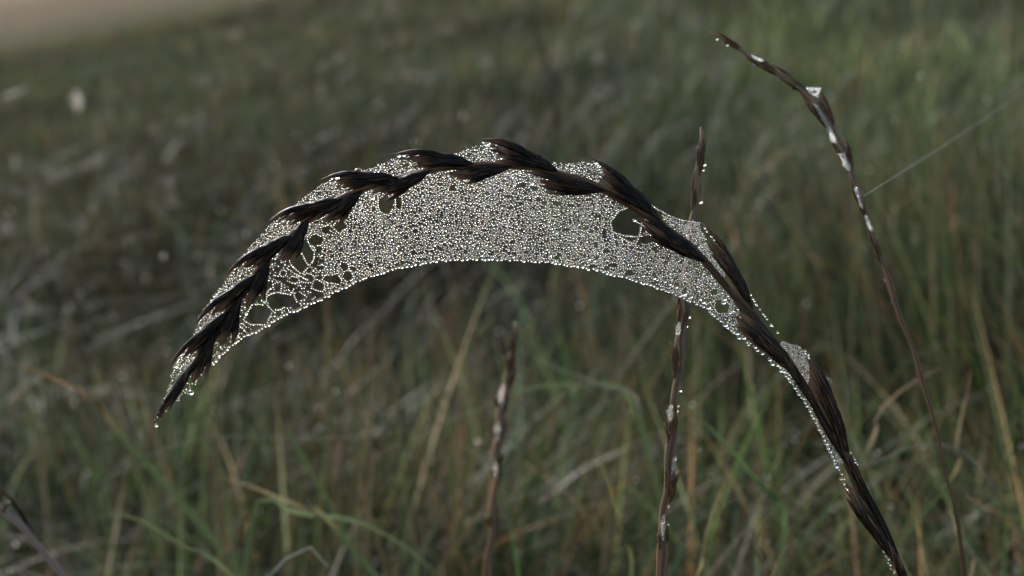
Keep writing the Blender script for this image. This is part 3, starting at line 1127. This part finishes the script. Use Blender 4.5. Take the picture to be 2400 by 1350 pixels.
# ------------------------------------------------------------------ blades and stalks one can pick out
def blade(name, label, cat, path, depth, width, color, fold=0.25, group=None, mat=None):
    """One leaf: folded leaf along a pixel path (tip first) at a depth, its foot in the turf."""
    d0, d1 = depth if isinstance(depth, tuple) else (depth, depth)
    m = len(path)
    pts = [at(x, y, lerp(d0, d1, i / (m - 1))) for i, (x, y) in enumerate(path)]
    gz = ground_z(pts[-1][0], pts[-1][1])
    if pts[-1][2] > gz + 0.01:
        last = pts[-1]
        dirv = np.array(pts[-1]) - np.array(pts[-2])
        dirv /= np.linalg.norm(dirv)
        h = last[2] - gz
        pts.append(last + np.array((dirv[0] * h * 0.15, 0.55 * h, -h * 0.55)))
        pts.append(last + np.array((dirv[0] * h * 0.2, 0.9 * h, -h - 0.02)))
    P = resample(catmull(pts, 160), 48)
    for _ in range(30):                                   # no sharp kink where the leaf turns down
        P[20:-1] = 0.5 * P[20:-1] + 0.25 * (P[19:-2] + P[21:])
    P = resample(P, 48)
    s = np.linspace(0, 1, len(P))
    k = d0 / F_PX
    hw = np.interp(s, [0, 0.12, 0.4, 1], [0.05, 0.55, 0.85, 0.4]) * width * 0.5 * k
    T = np.gradient(P, axis=0)
    T /= np.linalg.norm(T, axis=1)[:, None]
    Wd = np.cross(T, -C_FWD)
    Wd /= np.linalg.norm(Wd, axis=1)[:, None] + 1e-9
    Nn = np.cross(Wd, T)
    ring = np.stack([P - Wd * hw[:, None] + Nn * (hw * fold)[:, None], P, P + Wd * hw[:, None] + Nn * (hw * fold)[:, None]], 1)
    V = ring.reshape(-1, 3)
    F = []
    for i in range(len(P) - 1):
        for j in range(2):
            F.append((i * 3 + j, i * 3 + j + 1, (i + 1) * 3 + j + 1, (i + 1) * 3 + j))
    o = new_obj(name, V, F, mat or M_BLADE, origin=P[-1])
    # the leaf keeps some green towards its foot
    total = np.linalg.norm(np.diff(P, axis=0), axis=1).sum()
    shown = np.linalg.norm(np.diff(np.array(pts[:m]), axis=0), axis=1).sum() / total
    f = smooth(min(shown, 0.95) * 0.8, min(shown, 0.95) * 1.1 + 0.05, s)[:, None]
    c = lerp(np.array(color)[None] * rng.uniform(0.4, 0.7, (len(P), 1)), np.array((0.038, 0.054, 0.024))[None], f)
    at_ = o.data.color_attributes.new('tint', 'FLOAT_COLOR', 'POINT')
    at_.data.foreach_set('color', np.concatenate([np.repeat(c, 3, 0), np.ones((len(P) * 3, 1))], 1).astype(np.float32).ravel())
    o['label'] = label
    o['category'] = cat
    if group:
        o['group'] = group
    return o


STRAW, TAN, RUST = (0.34, 0.26, 0.14), (0.34, 0.24, 0.16), (0.27, 0.16, 0.09)
GR1, GR2, GREY = (0.09, 0.16, 0.05), (0.14, 0.18, 0.085), (0.28, 0.28, 0.24)
B = lambda *a, **k: blade('grass_shoot', *a, group='single blades standing out of the meadow', **k)
B('wide rusty dry blade drooping left of the spike tip', 'grass shoot', [(30, 848), (110, 880), (185, 915), (235, 950), (270, 1000)], 0.50, 26, RUST)
B('short rusty leaf tip pointing up below the left end of the web', 'grass shoot', [(640, 950), (655, 975), (672, 1005), (680, 1020)], 0.52, 17, RUST)
B('yellowish straw blade lying slantwise at the lower left', 'grass shoot', [(520, 1118), (590, 1140), (650, 1165), (720, 1195), (780, 1230)], 0.47, 20, STRAW)
B('pale grey bent-over blade at the bottom edge', 'grass shoot', [(770, 1330), (745, 1290), (705, 1280), (668, 1310), (640, 1350), (630, 1380)], 0.40, 22, (0.32, 0.32, 0.29))
B('long green blade lying low, curving from the left towards the short spike', 'grass shoot', [(1010, 1330), (940, 1275), (860, 1230), (780, 1210), (690, 1205), (600, 1190)], 0.46, 22, GR2)
B('olive arched blade rising at the lower left, near the bottom edge', 'grass shoot', [(215, 1215), (300, 1205), (380, 1250), (450, 1290), (540, 1345)], 0.43, 20, GR2)
B('long green blade crossing slantwise right of the upright spike', 'grass shoot', [(1590, 925), (1650, 990), (1720, 1060), (1790, 1150), (1840, 1230)], 0.44, 22, GR1)
B('pale green blade tip leaning right at the lower right', 'grass shoot', [(1832, 1172), (1800, 1205), (1775, 1245), (1768, 1300), (1766, 1360)], 0.37, 18, GR2)
B('short tan leaf tip at the bottom edge right of the upright spike', 'grass shoot', [(1848, 1275), (1828, 1300), (1812, 1330), (1800, 1365)], 0.37, 18, TAN)
B('dry straw stalk leaning right between the upright spike and the arch foot', 'grass shoot', [(1712, 1090), (1690, 1150), (1665, 1215), (1645, 1290), (1630, 1360)], 0.40, 16, STRAW)
B('brown to yellow-green blade left of the upright spike foot', 'grass shoot', [(1385, 1020), (1415, 1100), (1440, 1180), (1460, 1250), (1480, 1340)], 0.40, 17, (0.20, 0.18, 0.06))
B('straw blade arching to the left of the thin right spike', 'grass shoot', [(2205, 862), (2150, 890), (2100, 925), (2050, 980), (2030, 1060)], 0.46, 17, TAN)
B('tan upright leaf right of the thin right spike', 'grass shoot', [(2275, 870), (2265, 930), (2250, 990), (2238, 1060), (2230, 1120)], 0.46, 17, STRAW)
B('short straw leaf lying slantwise at the lower right', 'grass shoot', [(2262, 1160), (2300, 1185), (2350, 1215), (2420, 1250)], 0.39, 16, STRAW)
B('rusty leaf tip standing in the bright grass at the far right', 'grass shoot', [(2236, 420), (2234, 450), (2230, 490), (2226, 540)], 0.85, 22, RUST)
B('dry stalk with tan blade at the lower right corner', 'grass shoot', [(2225, 1195), (2240, 1240), (2258, 1290), (2268, 1360)], 0.40, 20, TAN)
B('thin sagging grass stem running behind the foot of the arching spike', 'grass shoot', [(1785, 1082), (1850, 1100), (1950, 1109), (2050, 1085), (2140, 1045), (2220, 1042), (2290, 1085), (2340, 1170), (2365, 1270)], 0.44, 7, (0.14, 0.14, 0.11))
B('faint bent stem between short spike and upright spike', 'grass shoot', [(1215, 815), (1270, 848), (1350, 880), (1440, 915), (1500, 960)], 0.47, 8, GREY)
B('faint arching blade over the grass in the lower middle', 'grass shoot', [(1010, 1000), (1090, 975), (1180, 930), (1270, 905), (1370, 905), (1480, 945)], 0.52, 14, GR2)
B('thin pale stem sagging across the grass at the lower left', 'grass shoot', [(1110, 962), (1000, 1000), (840, 1022), (680, 1028), (520, 1022), (400, 1045), (300, 1100), (235, 1190)], 0.52, 7, (0.12, 0.13, 0.09))
B('dark dry stalk rising blurred out of the meadow above the web', 'grass shoot', [(1238, -20), (1255, 70), (1278, 140), (1296, 210), (1306, 280), (1312, 360)], 1.1, 17, (0.03, 0.024, 0.02))


def silk_thread(label, a, b, sag, r):
    pa, pb = at(*a), at(*b)
    t = np.linspace(0, 1, 30)[:, None]
    P = pa + (pb - pa) * t + np.array((0, 0, -sag)) * np.sin(t * np.pi)
    o = tube('silk_thread', P, np.full(30, r), M_SILK, None, sides=5)
    o['label'] = label
    o['category'] = 'silk thread'
    return o


silk_thread('single straight spider thread running from the thin bent spike up to the right edge', (2014, 466, 0.2998), (2460, 170, 0.60), 0.001, 0.00005)


def dry_stalk():
    """Broken knobbly stalk in the lower left corner with a side twig."""
    d = 0.355
    pts = [at(x, y, d) for x, y in [(-30, 1160), (8, 1200), (45, 1225), (75, 1262), (105, 1300), (140, 1340), (175, 1385)]]
    pts += stem_to_ground(pts[-1], pts[-2])
    root = thing('dry_stalk', 'knobbly broken dry stalk leaning into the lower left corner', 'stalk', pts[-1])
    P = resample(catmull(np.array(pts)[::-1], 200), 70)
    s = np.linspace(0, 1, len(P))
    R = (10.5 - 3 * s) * d / F_PX * (1 + 0.22 * np.abs(np.sin(s * 34)) ** 3)
    tube('stem', P, R, husk_mat('pale_stalk', (0.13, 0.085, 0.06), (0.42, 0.30, 0.22), (0.45, 0.33, 0.25), 0.8, 0.2), root, sides=10, rough=0.05)
    tw = [at(x, y, d + 0.004) for x, y in [(90, 1278), (70, 1240), (50, 1205), (20, 1165), (-10, 1130)]]
    P = resample(catmull(tw, 60), 24)
    tube('twig', P, np.linspace(6, 3, 24) * d / F_PX, M_HUSK, root, sides=8, rough=0.06)
    tw = [at(x, y, d - 0.003) for x, y in [(6, 1200), (14, 1185), (24, 1176)]]
    P = resample(catmull(tw, 20), 8)
    tube('twig', P, np.linspace(5, 2.5, 8) * d / F_PX, M_HUSK2, root, sides=8)


dry_stalk()


def seed_head(label, x, y, d, h, w, tilt):
    """A far pale seed tuft on its stalk."""
    c = at(x, y, d)
    gz = float(ground_z(c[0], c[1]))
    root = thing('seed_head', label, 'seed head', (c[0], c[1], gz), 'pale seed heads far off in the meadow')
    st = np.array([(c[0] + 0.01, c[1], gz - 0.004), (c[0] + 0.005, c[1], gz + 0.6 * (c[2] - gz)), c])
    P = resample(catmull(st, 30), 12)
    tube('stem', P, np.linspace(0.0012, 0.0008, 12), M_HUSK2, root, sides=6)
    k = d / F_PX
    n = 90
    V, F = [], []
    for i in range(n):
        t = random.random()
        p = c + np.array((math.sin(tilt), 0, math.cos(tilt))) * (t - 0.5) * h * k
        a = random.uniform(0, 6.28)
        o = np.array((math.cos(a), math.sin(a), random.uniform(-0.1, 0.6)))
        e = p + o * w * 0.5 * k * math.sin(math.pi * (0.12 + 0.8 * t))
        q = np.array((-o[1], o[0], 0.2)) * 0.0007
        b = len(V)
        V += [p - q, p + q, e + q, e - q]
        F.append((b, b + 1, b + 2, b + 3))
    o = new_obj('tuft', V, F, blade_mat('pale_tuft', (0.62, 0.53, 0.46)), origin=c)
    put(o, root)


seed_head('small upright pale seed head glowing far off at the upper left', 178, 238, 1.9, 48, 30, 0.05)
seed_head('blurred pale seed head at the left edge, nodding sideways', 32, 220, 2.1, 60, 22, 1.2)


# ------------------------------------------------------------------ morning mist
def haze():
    xa, x, y0, y1, zb, zt = -165.0, 65.0, -8.0, 405.0, -36.0, 27.0
    V = [(xa, y0, zb), (x, y0, zb), (x, y1, zb), (xa, y1, zb), (xa, y0, zt), (x, y0, zt), (x, y1, zt), (xa, y1, zt)]
    F = [(3, 2, 1, 0), (4, 5, 6, 7), (0, 1, 5, 4), (1, 2, 6, 5), (2, 3, 7, 6), (3, 0, 4, 7)]
    m = bpy.data.materials.new('mist')
    m.use_nodes = True
    nt = m.node_tree
    nt.nodes.remove(nt.nodes['Principled BSDF'])
    v = N(nt, 'ShaderNodeVolumePrincipled')
    v.inputs['Color'].default_value = (0.92, 0.68, 0.58, 1)
    v.inputs['Density'].default_value = 0.00042
    v.inputs['Anisotropy'].default_value = 0.3
    nt.links.new(v.outputs[0], nt.nodes['Material Output'].inputs['Volume'])
    o = new_obj('haze', V, F, m, smooth_shade=False)
    o['kind'] = 'stuff'


haze()
